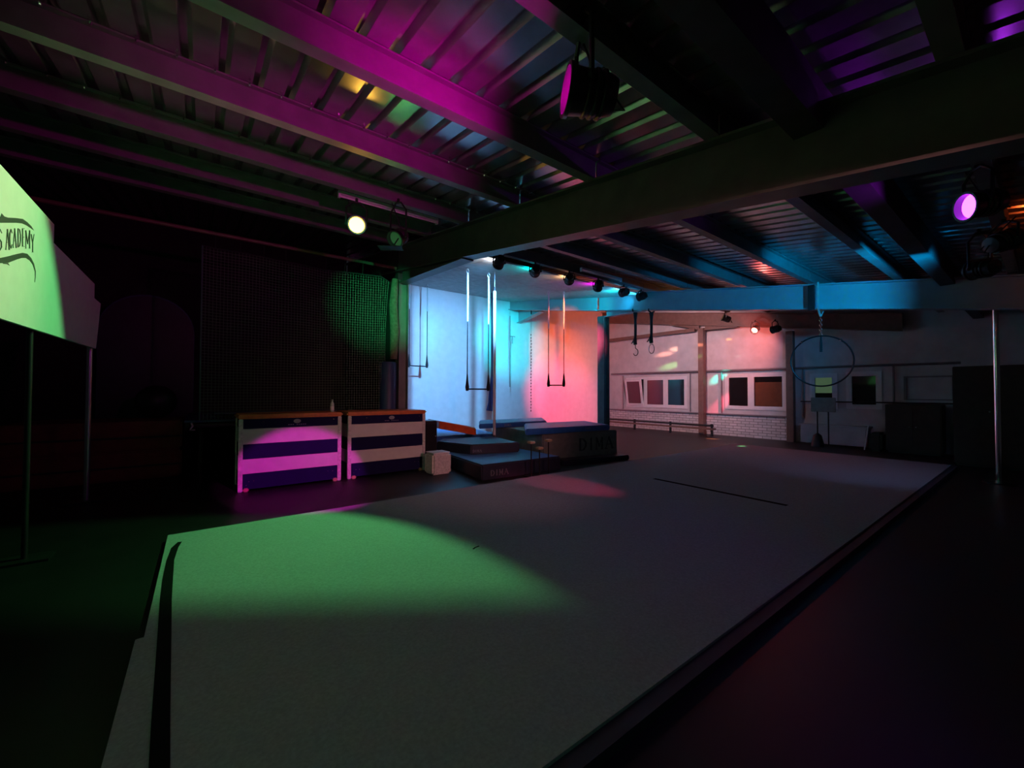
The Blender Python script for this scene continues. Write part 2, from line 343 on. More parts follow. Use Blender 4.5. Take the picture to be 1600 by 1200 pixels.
par('amber_stage_lamp', ony(557, 352, 5.1), (.55, 1, 2.2), AMB, 14, 90, .8, glow=14, hang=.3, extra=[((-1.1, 3.6, 2.9), (1, .5, .42), 150, 84, 1)], label='stage lamp glowing amber above the net')
gl = Vector((1.97, 5.0, 3.39)); gd = Vector((-.72, -.45, -.6)).normalized()
gr = par('green_stage_lamp', gl, gl+gd, (.16, 1, .26), 340, 93, .2, glow=.05, hang=.47, radius=.012, label='black stage lamp seen from behind, right of the amber lamp')
LS = gl+gd*.1                                   # flap added by the lens to shade the near part of the floor
def fl(t_, sh): return LS+(Vector((.78+1.65*t_, 2.78-1.15*t_, .06))+Vector((-.57, -.82, 0))*sh-LS)*.055
n_ = Vector((.3, .5, .6)).normalized()*.003; qd = [fl(-1.3, 0), fl(1.2, 0), fl(1.2, 3), fl(-1.3, 3)]
MB().hexa([q_-n_ for q_ in qd]+[q_+n_ for q_ in qd]).build('added_flap', M_BLACK, gr)
MB().tube([gl+gd*.07+Vector((0, -.1, -.02)), fl(-.1, .6)], .008, 6).build('added_flap_arm', M_BLACKM, gr)
p = ony(1528, 320, .3); par('violet_stage_lamp', p, p+Vector((-.62, .72, -.12)), VIO, 16, 150, .8, glow=14, hang=.3, label='stage lamp glowing violet at the right')
par('blue_stage_lamp', (6.6, .42, 2.75), (9.2, 3.6, 3.25), CY, 420, 70, .8, glow=3, hang=.4, extra=[((9.8, 2.4, 0), (.25, .45, 1), 60, 60, 1)], label='stage lamp lit blue below the violet lamp')
MB().box(6.57, 6.63, .26, .45, 3.115, 3.143).build('side_arm', M_BLACKM, bpy.data.objects['blue_stage_lamp'])
par('red_stage_lamp', onx(1180, 515, 13.0), (2, 5.2, -2.5), RD, 45, 110, .6, glow=14, hang=.25, label='stage lamp glowing red on the window wall')
par('amber_wall_lamp', (12.3, 5.75, 3.62), (11.2, 7.2, 4.4), (1, .42, .08), 40, 120, .7, glow=10, hang=.2, label='small lamp glowing amber under the roof before the window wall')
par('pale_wall_fill', (10.1, 6.4, 3.92), (XW, 8.2, 1.9), (1, .55, .6), 520, 110, .9, glow=2, hang=.16, label='added fill lamp hidden behind the blue rafter, washing the window wall', extra=[((12.3, YN, 4.0), (1, .1, .02), 420, 46, .9)])  # unseen fill, added to brighten the window wall and upper back wall

# ================================================================== SPRUNG FLOOR
ZS = .06
sf = thing('sprung_floor', (5.5, 3.2, 0), 'large pale grey carpeted practice floor across the middle of the hall', 'gym floor')
MB().box(-.2, 11.3, 1.14, 5.04, 0, .035).build('underlay', M_EDGE, sf)
XE = 11.35
strips = [[(-.27, 1.13), (XE, 1.13), (XE, 5.06), (-.235, 5.06), (-.235, 3.05), (-.27, 3.045)]]
for p in strips: MB().prism(p, 'z', .035, ZS).build('carpet', M_CARPET, sf)
MB().box(-.2, XE, 1.05, 1.127, 0, ZS-.012).build('edge_trim', M_EDGE, sf)
def ribbon(pts, wd, z):
    mb = MB(); P = [Vector((p[0], p[1], 0)) for p in pts]; L = []; R = []
    for i, p in enumerate(P):
        d = (P[min(i+1, len(P)-1)]-P[max(i-1, 0)]).normalized(); n = Vector((-d.y, d.x, 0)); w_ = wd[i] if isinstance(wd, list) else wd
        L.append(p+n*w_/2); R.append(p-n*w_/2)
    n = len(P); vs = [(q.x, q.y, zz) for zz in (z, z+.002) for q in L+R]
    fs = [(n+i, n+i+1, i+1, i)[::-1] for i in range(n-1)]+[(2*n+n+i, 2*n+n+i+1, 2*n+i+1, 2*n+i) for i in range(n-1)]
    fs += [(i, i+1, 2*n+i+1, 2*n+i) for i in range(n-1)]+[(n+i, n+i+1, 3*n+i+1, 3*n+i)[::-1] for i in range(n-1)]
    return mb.add(vs, fs)
tp = [onz(u, v_, ZS)[:2] for u, v_ in ((281, 847), (273, 856), (266, 876), (262, 905), (259, 940), (257, 990), (254, 1060), (251, 1130), (249, 1200))]+[(-.095, 1.6), (-.09, 1.16)]
tag(ribbon(tp, [.03]+[.05]*2+[.06]*(len(tp)-3), ZS+.001).build('black_tape_strip', M_TAPE), 'wide black tape strip along the near end of the pale floor', 'tape')
a_, b_ = onz(1022, 748, ZS), onz(1230, 790, ZS)
tag(ribbon([a_[:2], b_[:2]], .075, ZS+.001).build('thin_tape_strip', M_TAPE), 'thin black tape line across the far half of the pale floor', 'tape')
c_ = onz(742, 856, ZS); tag(ribbon([(c_.x-.03, c_.y-.02), (c_.x, c_.y), (c_.x+.05, c_.y+.01)], .014, ZS+.001).build('tape_scrap', M_TAPE), 'tiny black scrap on the middle of the pale floor', 'tape')

# ================================================================== LETTERING (flat print)
GL = {'A': [((0, 0), (.45, 1), .5), ((.45, 1), (1, 0), 1.2), ((.2, .36), (.78, .36), .5), ((-.1, 0), (.15, 0), .5), ((.8, 0), (1.15, 0), .5)],
      'C': [((.95, .8), (.6, 1), .6), ((.6, 1), (.2, .8), 1), ((.2, .8), (.1, .5), 1.2), ((.1, .5), (.2, .2), 1.2), ((.2, .2), (.6, 0), 1), ((.6, 0), (.95, .2), .6)],
      'D': [((.15, 0), (.15, 1), 1.2), ((.15, 1), (.6, .95), .6), ((.6, .95), (.92, .65), 1), ((.92, .65), (.92, .35), 1.2), ((.92, .35), (.6, .05), 1), ((.6, .05), (.15, 0), .6)],
      'E': [((.2, 0), (.2, 1), 1.2), ((.1, 1), (.9, 1), .6), ((.2, .52), (.75, .52), .5), ((.1, 0), (.95, 0), .6)],
      'M': [((.1, 0), (.1, 1), .6), ((.1, 1), (.5, .25), 1.1), ((.5, .25), (.9, 1), .6), ((.9, 1), (.9, 0), 1.2), ((0, 0), (.2, 0), .5), ((.78, 0), (1.02, 0), .5)],
      'Y': [((.05, 1), (.5, .5), 1.1), ((.5, .5), (.95, 1), .6), ((.5, .5), (.5, 0), 1.1), ((.3, 0), (.7, 0), .5)],
      'S': [((.9, .82), (.55, 1), .6), ((.55, 1), (.15, .85), 1), ((.15, .85), (.2, .6), 1.1), ((.2, .6), (.8, .4), 1.3), ((.8, .4), (.85, .15), 1.1), ((.85, .15), (.5, 0), 1), ((.5, 0), (.05, .18), .6)],
      'I': [((.5, 0), (.5, 1), 1.2)]}
def glyph(mb, ch, mapf, wd, asp):
    """strokes of a letter; mapf(x,y) -> point; wd stroke width in letter heights; asp = letter width / height"""
    for (p, q, k_) in GL[ch]:
        p = Vector((p[0]*asp, p[1])); q = Vector((q[0]*asp, q[1])); d = (q-p).normalized(); n = Vector((-d.y, d.x))*wd*k_/2; e = d*wd*.25
        quad = [p-e+n, q+e+n, q+e-n, p-e-n]; pts = [mapf(c.x/asp, c.y, 0) for c in quad]+[mapf(c.x/asp, c.y, 1) for c in quad]
        mb.hexa([pts[i] for i in (0, 1, 2, 3, 4, 5, 6, 7)])

# ================================================================== BANNER
XB = -1.1
bn = thing('banner_sign', (XB, 7.5, 0), 'white stepped sign board with dark ornament lettering on thin posts at left', 'sign')
prof = [(1.2, 2.93), (5.51, 2.95), (5.51, 2.78), (7.31, 2.78), (7.31, 2.6), (7.72, 2.6), (7.48, 1.97), (1.2, 1.86)]
MB().prism(prof, 'x', XB-.03, XB).build('board', M_SIGN, bn)
def bp(u, v_, lift): q = onx(u, v_, XB); return (XB+.001+lift*.002, q.y, q.z)
lm = MB()
for ch, x0, x1, y0, y1 in (('S', -5, 3, 358, 391), ('A', 8.5, 14, 358, 390), ('C', 14, 18.5, 358, 388), ('A', 20, 25, 357, 387), ('D', 27, 32, 357, 386), ('E', 34, 38, 357, 385), ('M', 39, 46.5, 360, 388), ('Y', 48, 53, 366, 394)):
    glyph(lm, ch, lambda x, y, l, x0=x0, x1=x1, y0=y0, y1=y1: bp(x0+(x1-x0)*x, y1+(y0-y1)*y, l), .04, (x1-x0)/(y1-y0))
lm.build('lettering', M_PRINT, bn, 'dark lettering S ACADEMY')
def fan(name, up, lo):
    mb = MB(); n = len(up); vs = [bp(*p, 0) for p in up]+[bp(*p, 0) for p in lo]+[bp(*p, 1) for p in up]+[bp(*p, 1) for p in lo]
    fs = []
    for i in range(n-1): fs += [(i, i+1, n+i+1, n+i), (2*n+n+i, 2*n+n+i+1, 2*n+i+1, 2*n+i), (2*n+i, 2*n+i+1, i+1, i), (n+i, n+i+1, 3*n+i+1, 3*n+i)]
    mb.add(vs, fs).build(name, M_PRINT, bn, 'dark curling ornament')
fan('ornament', [(-12, 339), (0, 339), (2, 333.5), (6, 338), (12, 340), (24, 340.5), (35, 342), (42, 347), (48, 353), (52.5, 360)], [(-12, 348), (0, 348), (4, 348), (8, 348), (12, 348), (24, 348), (34, 349), (41, 352), (47, 356), (52.5, 360)])
fan('ornament', [(-12, 405), (0, 403), (12, 400.5), (25, 397), (35, 395), (42, 396.5), (48, 403), (52.5, 412), (55.2, 424), (55, 433), (53.5, 441)], [(-12, 411), (0, 411), (12, 410.5), (25, 405.5), (33, 403), (40, 403), (46, 407), (51, 414), (54.2, 424), (54.4, 433), (53.5, 441)])
fan('ornament', [(4, 410.8), (9, 411), (12, 411)], [(4, 412), (11, 412.8), (14.5, 415)])
for y, m_ in ((7.5, M_ALU), (5.2, M_BLACKM)): MB().tube([(XB-.06, y, 0), (XB-.06, y, 2.55 if y > 7 else 2.9)], .03 if y > 7 else .02, 10).build('post', m_, bn, smooth=True)
for y in (7.5, 5.2): MB().box(XB-.25, XB+.1, y-.12, y+.12, 0, .02).build('foot_plate', M_BLACKM, bn)

# ================================================================== VAULT BOXES
def vault(x0, x1, label):
    y0, y1 = 6.9, 7.55; r = thing('vault_box', ((x0+x1)/2, (y0+y1)/2, 0), label, 'vault box', 'pair of striped vault boxes')
    for z0, z1, m in ((.03, .245, M_BOXB), (.25, .455, M_BOXW), (.46, .665, M_BOXB), (.67, .885, M_BOXW), (.89, 1.025, M_BOXB)):
        s = MB(); s.box(x0+.05, x1-.05, y0, y0+.025, z0, z1); s.box(x0+.05, x1-.05, y1-.025, y1, z0, z1); s.box(x0+.02, x0+.045, y0+.05, y1-.05, z0, z1); s.box(x1-.045, x1-.02, y0+.05, y1-.05, z0, z1)
        o = s.build('box_section', m, r, 'blue section' if m is M_BOXB else 'white section')
        if z1 > 1:
            xm = (x0+x1)/2+.05; mb = MB(); mb.lathe([(.05, 0), (.05, .002)], 20, Matrix.Translation((xm, y0-.001, .975))@Matrix.Scale(.62, 4, (0, 0, 1))@Matrix.Rotation(math.pi/2, 4, 'X')); mb.build('emblem', M_PEWTER, o, 'pale oval emblem')
            mb = MB()
            for i in range(9):
                if i != 3: mb.box(xm-.12+i*.028, xm-.12+i*.028+.018, y0-.002, y0-.0005, .921, .93)
            mb.build('maker_line', M_PEWTER, o, 'small pale printed line')
            for bx in (x0+.3, x1-.12): MB().ball((bx, y0-.003, .985), .009, 6).build('screw', M_CHROME, o)
        if z0 < .05:
            for bx, bz in ((x0+.13, .14), (x0+.19, .145), (x1-.2, .17), (x1-.13, .165), (x0+.1, .09)): MB().ball((bx, y0-.003, bz), .007, 6).build('screw', M_CHROME, o)
    MB().bevbox(x0-.02, x1+.02, y0-.03, y1+.03, 1.027, 1.09, .022).build('top_pad', M_LEATHER, r, 'tan leather pad', smooth=True)
    for x in (x0, x1-.055):
        for y in (y0-.012, y1-.043): 
            MB().bevbox(x, x+.055, y, y+.055, .0, 1.026, .008).build('corner_post', M_PLY, r)
    for x in (x0+.06, x1-.13):
        for y in (y0-.04, y1-.04): MB().bevbox(x, x+.07, y, y+.07, 0, .05, .012).build('foot', M_WOOD, r)
    return r
vault(.42, 1.8, 'blue and white striped vault box with leather top, nearer the sign')
vault(1.9, 3.26, 'blue and white striped vault box with leather top, nearer the steel column')
# bottle on the first box
q = ony(519, 641, 7.15); bx = thing('water_bottle', (q.x, 7.15, 1.091), 'small clear water bottle with pale label on the vault box', 'bottle')
m_b = mat('bottle_plastic', (.55, .57, .58), .2, var=.05); TM = Matrix.Translation((q.x, 7.15, 1.091))
MB().lathe([(.026, 0), (.031, .01), (.031, .12), (.026, .14), (.013, .165), (.013, .178)], 14, TM).build('bottle_body', m_b, bx, smooth=True)
MB().lathe([(.0315, .03), (.0318, .035), (.0318, .085), (.0315, .09)], 14, TM).build('paper_label', M_SIGN, bx); MB().lathe([(.015, .179), (.015, .198), (.01, .2)], 12, TM).build('cap', M_ALU, bx)

# ================================================================== TRAMPOLINE, NET, DECK
tr = thing('trampoline', (1.2, 9.3, 0), 'black trampoline with blue frame pads behind the vault boxes', 'trampoline')
fr = MB()
for p0, p1 in (((-.15, 7.85, .9), (2.95, 7.85, .9)), ((-.15, 10.7, .9), (2.95, 10.7, .9)), ((-.15, 7.85, .9), (-.15, 10.7, .9)), ((2.95, 7.85, .9), (2.95, 10.7, .9))): fr.tube([p0, p1], .04, 8)
fr.build('frame', M_BLACKM, tr); MB().box(.25, 2.55, 8.25, 10.3, .92, .93).build('jumping_bed', M_BLACK, tr)
for c in ((-.2, 3.0, 7.8, 8.2, .95, .98), (-.2, 3.0, 10.35, 10.75, .95, .98), (-.2, .2, 8.21, 10.34, .95, .98), (2.6, 3.0, 8.21, 10.34, .95, .98)): MB().box(*c).build('frame_pad', M_NAVY, tr)
for x in (.0, 2.8):
    for y in (7.95, 10.6): MB().tube([(x, y, 0), (x, y, .9)], .035, 8).build('leg', M_BLACKM, tr)
MB().tube([(-.12, 7.84, .95), (-.1, 7.8, .9), (-.13, 7.8, .84), (-.07, 7.8, .84)], .014, 6).build('hook', M_SIGN, tr, 'white hook')
# net
net = thing('safety_net', (1.4, 7.72, 0), 'dark green square mesh net hanging between trampoline and vault boxes', 'net')
def npt(s, t_):     # s 0..1 along x, t 0..1 height
    x = -.02+s*2.86; z = .99+t_*2.65
    edge = max(0, (s-.93)/.07); x -= .05*edge*math.sin(t_*math.pi)*1.2
    z -= .05*math.sin(s*math.pi)*(t_) + .1*edge*edge*max(0, t_-.9)/.1
    y = 7.72+.04*math.sin(s*9+t_*2)+.02*math.sin(s*23)
    return (x, y, z)
mb = MB(); NX, NZ = 62, 58
for i in range(NX+1): mb.tube([npt(i/NX, j/14) for j in range(15)], .0042, 3)
for j in range(NZ+1): mb.tube([npt(i/20, j/NZ) for i in range(21)], .0042, 3)
tag(mb.build('net_mesh', M_NET, net), kind='stuff')
MB().tube([npt(i/20, 1) for i in range(21)], .012, 6).build('top_rope', M_ROPEK, net); MB().tube([npt(0, j/10) for j in range(11)], .012, 6).build('side_rope', mat('teal_rope', (.05, .12, .1), .7), net)
MB().tube([(-6, 7.7, 3.84), (3.0, 7.7, 3.84)], .03, 8).build('hanging_bar', M_BROWN, net, 'thin brown bar carrying the net')
for i in range(9): 
    p = npt((i+.5)/9, 1); MB().tube([p, (p[0], 7.7, 3.84)], .005, 5).build('hanger_cord', M_ROPEK, net)
# bundled net / pole beside column and pad
tag(MB().tube([(2.93, 7.62, 2.05), (2.95, 7.62, 2.6), (2.92, 7.63, 3.1), (2.95, 7.62, 3.6)], [.07, .085, .08, .06], 10).build('net_bundle', mat('brown_canvas', (.12, .1, .07), .9, var=.3, scale=20, bump=.4), smooth=True), 'rolled brown canvas bundle tied beside the steel column', 'net bundle')
cp = thing('column_pad', (2.9, 7.6, 0), 'blue padded cylinder standing at the foot of the steel column', 'crash pad')
MB().lathe([(.15, .0), (.165, .03), (.165, 1.97), (.15, 2.0)], 20, Matrix.Translation((2.88, 7.78, 0))).build('pad_cover', M_NAVY, cp, smooth=True)
MB().lathe([(.167, .98), (.168, .985), (.168, 1.03), (.167, 1.035)], 20, Matrix.Translation((2.88, 7.78, 0))).build('strap', M_NAVY, cp)
for z0, z1, lb in ((0, .46, 'lower dark red thick mat left of the trampoline'), (.462, .93, 'upper dark red thick mat left of the trampoline')):
    o = thing('thick_mat', (-.9, 9.4, z0), lb, 'gym mat', 'stacked red mats'); MB().bevbox(-2.3, -.25, 8.85, 10.3, z0, z1, .03).build('mat_cover', M_RED, o, smooth=True)
    MB().box(-2.303, -.247, 8.843, 8.849, z0+.2, z0+.23).build('seam_band', M_CAB, o)
# tall dark padded shape and ball in the corner
o = thing('tall_round_pad', (-.9, 11.2, 0), 'tall dark navy pad with rounded top against the black wall', 'crash pad')
pr = [(-1.62, 0), (-.14, 0)]+[(-.88+.74*math.cos(math.pi*i/16), 2.65+.74*math.sin(math.pi*i/16)) for i in range(17)]
MB().prism(pr, 'y', 11.1, 11.4).build('pad_cover', M_NAVY, o); MB().prism([(-.88+(x+.88)*.985, z*.99) for x, z in pr], 'y', 11.093, 11.098).build('front_panel', M_DKVINYL, o)
tag(MB().ball((-.66, 9.9, 1.23), .3, 14).build('gym_ball', M_BLACK, smooth=True), 'black round ball on the red mats', 'ball')

# ================================================================== SPEAKER, CUBE, MATS
sp = thing('floor_speaker', (3.62, 7.4, 0), 'black speaker cabinet behind the end of the second vault box', 'speaker')
MB().bevbox(3.3, 3.68, 7.25, 7.6, 0, .86, .015).build('cabinet', M_BLACK, sp); MB().box(3.32, 3.66, 7.243, 7.249, .05, .8).build('grille', M_BLACKM, sp); MB().ball((3.64, 7.238, .56), .012, 6).build('badge', M_ALU, sp)
cb = thing('jump_cube', (3.33, 6.5, 0), 'white speckled cube block beside the vault box', 'cube')
MB().bevbox(3.14, 3.5, 6.34, 6.68, 0, .36, .03).build('block', M_PLY, cb, smooth=True); MB().bevbox(3.16, 3.48, 6.36, 6.66, .361, .375, .004).build('top_plate', M_SIGN, cb)
def gym_mat(label, poly, z0, z1, top, side, text=None, tilt=None, group='pile of gym mats'):
    """poly: footprint (x,y) corners, first edge is the front"""
    c = sum((Vector((p[0], p[1])) for p in poly), Vector((0, 0)))/len(poly); r = thing('gym_mat', (c.x, c.y, z0), label, 'gym mat', group)
    bm = bmesh.new(); lo = [bm.verts.new((p[0], p[1], z0+(tilt[i] if tilt else 0))) for i, p in enumerate(poly)]; hi = [bm.verts.new((p[0], p[1], z1+(tilt[i] if tilt else 0))) for i, p in enumerate(poly)]
    n = len(poly); bm.faces.new(lo[::-1]); bm.faces.new(hi)
    for i in range(n): bm.faces.new((lo[i], lo[(i+1) % n], hi[(i+1) % n], hi[i]))
    bmesh.ops.bevel(bm, geom=bm.edges[:], offset=min(.02, (z1-z0)/5), segments=2, affect='EDGES'); bm.verts.index_update()
    mb = MB().add([v.co[:] for v in bm.verts], [[v.index for v in f.verts] for f in bm.faces]); bm.free(); mb.build('mat_cover', side, r, smooth=True)
    cc = Vector((c.x, c.y, 0)); mb = MB(); tt = tilt or [0]*n
    ins = [cc+(Vector((p[0], p[1], 0))-cc)*.965 for p in poly]
    mb.add([(p.x, p.y, z1+.001+tt[i]) for i, p in enumerate(ins)]+[(p.x, p.y, z1+.004+tt[i]) for i, p in enumerate(ins)], [tuple(range(n))[::-1], tuple(range(n, 2*n))]+[(i, (i+1) % n, n+(i+1) % n, n+i) for i in range(n)])
    mb.build('top_sheet', top, r)
    if text:
        s, hgt, frac, zc, col_ = text; p0 = Vector((poly[0][0], poly[0][1], 0)); p1 = Vector((poly[1][0], poly[1][1], 0)); d = (p1-p0).normalized(); nn = Vector((d.y, -d.x, 0))
        L = (p1-p0).length; mb = MB(); x = L*frac
        for ch in s:
            w_ = hgt*(.35 if ch == 'I' else .8)
            glyph(mb, ch, lambda a, b_, l, x=x, w_=w_: (p0+d*(x+w_*a)+nn*(.001+.003*l)+Vector((0, 0, zc+hgt*b_)))[:], .16, w_/hgt); x += w_+hgt*.35
        mb.build('printed_name', col_, r, 'printed maker name DIMA')
    return r
M_PGREY = mat('faded_print', (.16, .16, .18), .7); M_PDARK = mat('dark_print', (.05, .055, .06), .7)
gym_mat('big blue landing mat lying in front, DIMA in dull letters on its dark side', [(3.58, 5.5), (5.25, 5.42), (5.28, 7.0), (3.75, 7.5)], .0, .25, M_LTBLUE, M_DKVINYL, ('DIMA', .09, .1, .06, M_PGREY))
gym_mat('dark mat lying on the back of the big blue landing mat', [(4.0, 6.5), (4.95, 6.25), (5.15, 7.4), (4.05, 7.72), (3.72, 7.35)], .256, .44, M_NAVY, M_DKVINYL, ('DIMA', .045, .03, .3, M_PGREY))
gym_mat('pale blue mat by the white wall, behind the black speaker', [(4.1, 8.6), (6.0, 8.4), (6.2, 10.4), (4.3, 10.6)], .0, .38, M_LTBLUE, M_BLUE)
gym_mat('thick grey block mat with large dark DIMA print', [(5.32, 6.0), (7.25, 5.72), (7.6, 7.9), (5.65, 8.1)], .0, .6, M_GREYV, M_DKGREY, ('DIMA', .24, .46, .22, M_PDARK))
gym_mat('dark flat mat under the right end of the grey block', [(5.55, 5.66), (7.2, 5.36), (7.25, 5.68), (5.6, 5.94)], .0, .1, M_DKVINYL, M_DKVINYL)
gym_mat('blue mat on top of the grey block at right, small pale print', [(4.87, 5.98), (7.05, 5.76), (7.5, 6.9), (5.75, 7.1)], .606, .72, M_LTBLUE, M_BLUE, ('DIMA', .035, .68, .655, M_PEWTER))
gym_mat('blue mat behind on the grey block, pale print on its edge', [(4.88, 7.62), (6.85, 7.57), (7.6, 8.6), (5.55, 8.65)], .606, .71, M_LTBLUE, M_BLUE, ('DIMA', .05, .35, .63, M_PEWTER))
gym_mat('bright orange mat sloping behind the dark mat', [(4.08, 7.95), (5.02, 7.95), (5.45, 8.7), (4.45, 9.3)], .31, .47, M_ORANGE, M_ORANGE, None, [.32, .12, .076, .28])
# handstand canes
cn = thing('handstand_canes', (4.55, 5.2, 0), 'black rods topped with small wooden hand blocks in front of the mats', 'handstand canes')
MB().bevbox(4.3, 4.8, 5.12, 5.34, .0, .025, .006).build('base_plate', M_BLACKM, cn)
for (u, v_) in ((830, 693), (857, 690), (843, 702)):
    p = ony(u, v_, 5.22); MB().tube([(p.x, 5.22, .02), (p.x, 5.22, p.z)], .01, 8).build('rod', M_BLACKM, cn)
    MB().bevbox(p.x-.055, p.x+.055, 5.17, 5.27, p.z, p.z+.04, .01).build('hand_block', M_WOOD, cn)

# ================================================================== AERIAL CORNER
def ztop(y): return lin(y)-.006
def trapeze(y, u0, u1, vbar, label, webb=.42, dy=0.):
    xa, xb = ony(u0, vbar, y), ony(u1, vbar, y+dy); r = thing('trapeze', ((xa.x+xb.x)/2, y, ztop(y)), label, 'trapeze', 'three trapezes in the aerial corner')
    r.location = ((xa.x+xb.x)/2, y, (xa.z+xb.z)/2); zb = (xa.z+xb.z)/2
    for p, yy in ((xa, y), (xb, y+dy)):
        zt = ztop(yy); L = zt-.1-zb
        MB().tube([(p.x+.03*math.cos(t_*.6), yy, zt-.06+.05*math.sin(t_*.6)) for t_ in range(11)], .008, 6, True).build('shackle', M_ALU, r)
        MB().tube([(p.x, yy, zt), (p.x, yy, zt-.03)], .015, 6).build('eye_bolt', M_ALU, r)
        MB().tube([(p.x, yy, zt-.1), (p.x+.006, yy, zt-.1-L*webb/2), (p.x, yy, zt-.1-L*webb)], .02, 8).build('white_sling', M_ROPEW, r)
        MB().tube([(p.x, yy, zt-.1-L*webb), (p.x, yy, zb+.3)], .011, 6).build('rope', M_ROPEK, r)
        MB().tube([(p.x, yy, zb+.33), (p.x, yy, zb+.16), (p.x, yy, zb+.04), (p.x, yy, zb-.04)], [.013, .028, .045, .03], 8).build('padded_end', M_ROPEK, r, smooth=True)
    MB().tube([(xa.x, y, zb), (xb.x, y+dy, zb)], .016, 8).build('bar', M_BLACKM, r)
    return r
trapeze(10.9, 639, 667, 572, 'small trapeze hanging close to the white wall beside the steel column', .3)
trapeze(7.7, 730, 763, 608, 'trapeze with long white slings hanging in the middle of the corner')
trapeze(8.3, 857, 881, 602, 'trapeze hanging before the red lit wall', .38, dy=-.3)
p = ony(773, 455, 7.48); pb = ony(770, 681, 7.48); dp = thing('flying_pole', (p.x, 7.48, pb.z), 'white pole hanging from the ceiling in front of the blue mats', 'pole')
MB().tube([(p.x, 7.48, pb.z), (p.x, 7.48, p.z)], .032, 12).build('tube', M_SIGN, dp, smooth=True); MB().tube([(p.x, 7.48, p.z), (p.x, 7.48, p.z+.1)], .02, 8).build('swivel', M_BLACKM, dp); MB().tube([(p.x, 7.48, p.z+.1), (p.x, 7.48, ztop(7.48))], .009, 6).build('hanging_cord', M_RAIL, dp)
MB().ball((p.x, 7.48, pb.z), .04, 8).build('end_cap', M_RAIL, dp)
p = ony(769, 500, 10.2); ar = thing('aerial_rope', (p.x, 10.2, .8), 'dark climbing rope with a blue bundled end hanging beside the white pole', 'rope')
MB().tube([(p.x, 10.2, 1.9), (p.x, 10.2, ztop(10.2)-.02)], .03, 8).build('rope', mat('navy_rope', (.03, .035, .09), .8), ar)
MB().tube([(p.x, 10.2, 1.9), (p.x-.03, 10.2, 1.5), (p.x-.05, 10.2, 1.1), (p.x-.09, 10.2, .86)], [.03, .06, .075, .1], 10).build('bundled_end', mat('navy_cloth', (.03, .04, .14), .8), ar, smooth=True)
p = ony(797, 500, 11.2); tag(MB().tube([(p.x, 11.2, 1.6), (p.x, 11.2, 4.05)], .016, 8).tube([(p.x-.02, 11.2, 3.35), (p.x+.22, 11.2, 3.35)], .012, 6).tube([(p.x+.1, 11.2, 3.35), (p.x+.1, 11.2, 3.1)], .012, 6).tube([(p.x, 11.2, 4.05), (p.x, 11.2, lin(11.2))], .006, 5).build('hanging_rod', M_RAIL), 'thin grey rod with short cross pieces hanging by the wall', 'rod')
p = ony(830, 500, 10.8); kr = thing('wire_ladder', (p.x, 10.8, .7), 'thin dark ladder of beads hanging before the pink wall', 'rope')
MB().tube([(p.x, 10.8, .75), (p.x, 10.8, lin(10.8)-.4)], .005, 5).build('cord', M_RAIL, kr); MB().tube([(p.x, 10.8, lin(10.8)-.42), (p.x, 10.8, lin(10.8))], .02, 6).build('top_strap', M_ROPEK, kr)
for i in range(26): MB().ball((p.x+random.uniform(-.01, .01), 10.8, .78+i*.105), .022, 5).build('bead', M_ROPEK, kr)

# ================================================================== HANGING FROM THE BLUE RAFTER
for (u, vt, vb, hook, lb) in ((993, 486, 555, True, 'black webbing strap with open hook hanging from the blue rafter near the column'), (1018, 486, 553, False, 'black webbing strap with oval ring hanging from the blue rafter')):
    p = onx(u, vb, 9.2); y = p.y; zt = 2.58+T*y; r = thing('rigging_strap', (9.2, y, p.z), lb, 'strap', 'two rigging straps')
    MB().tube([(9.08, y, zt+.03), (9.08, y, zt-.02), (9.2, y, zt-.06), (9.32, y, zt-.02), (9.32, y, zt+.03)], .02, 6).build('beam_loop', M_ROPEK, r)
    MB().tube([(9.2, y, zt-.06), (9.2, y, zt-.25), (9.2, y, p.z+.5)], [.06, .035, .035], 8).build('webbing', M_ROPEK, r); MB().tube([(9.2, y, p.z+.5), (9.2, y+.02, p.z+.38), (9.2, y, p.z+.28)], [.03, .06, .045], 8).build('buckle', M_BLACKM, r)
    MB().tube([(9.2, y+.06, p.z+.4), (9.2, y+.13, p.z+.32)], .015, 6).build('loose_tail', M_ROPEK, r)
    if hook: pts = [(9.2, y, p.z+.28), (9.2, y, p.z+.18)]+[(9.2, y-.005+.075*math.cos(a), p.z+.08+.09*math.sin(a)) for a in [math.radians(100+i*24) for i in range(11)]]; MB().tube(pts, .011, 6).build('hook', M_BLACKM, r)
    else: MB().tube([(9.2, y+.08*math.cos(i*.393), p.z+.13+.12*math.sin(i*.393)) for i in range(16)], .011, 6, True).build('ring', M_ALU, r)
# aerial hoop
cx, cy, cz, R_ = 9.2, onx(1283, 560, 9.2).y, 0, .47
cz = onx(1285, 564, 9.2).z; hp = thing('aerial_hoop', (cx, cy, cz-R_), 'dark aerial hoop on a chain slung from the blue rafter', 'hoop')
view = Vector((cx, cy, 0)).normalized(); side = Vector((view.y, -view.x, 0))
MB().tube([Vector((cx, cy, cz))+side*(R_*math.sin(i*math.pi/24))+Vector((0, 0, R_*math.cos(i*math.pi/24))) for i in range(48)], .014, 8, True).build('ring', M_BLACKM, hp, smooth=True)
for sgn in (-.62, .62): MB().ball(Vector((cx, cy, cz))+side*(R_*sgn)+Vector((0, 0, R_*.79)), .022, 8).build('joint', M_CHROME, hp)
zt = 2.58+T*cy
MB().tube([(9.08, cy, zt+.5), (9.08, cy, zt-.02), (9.2, cy, zt-.12), (9.32, cy, zt-.02), (9.32, cy, zt+.49)], .018, 6).build('sling', M_ROPEW, hp)
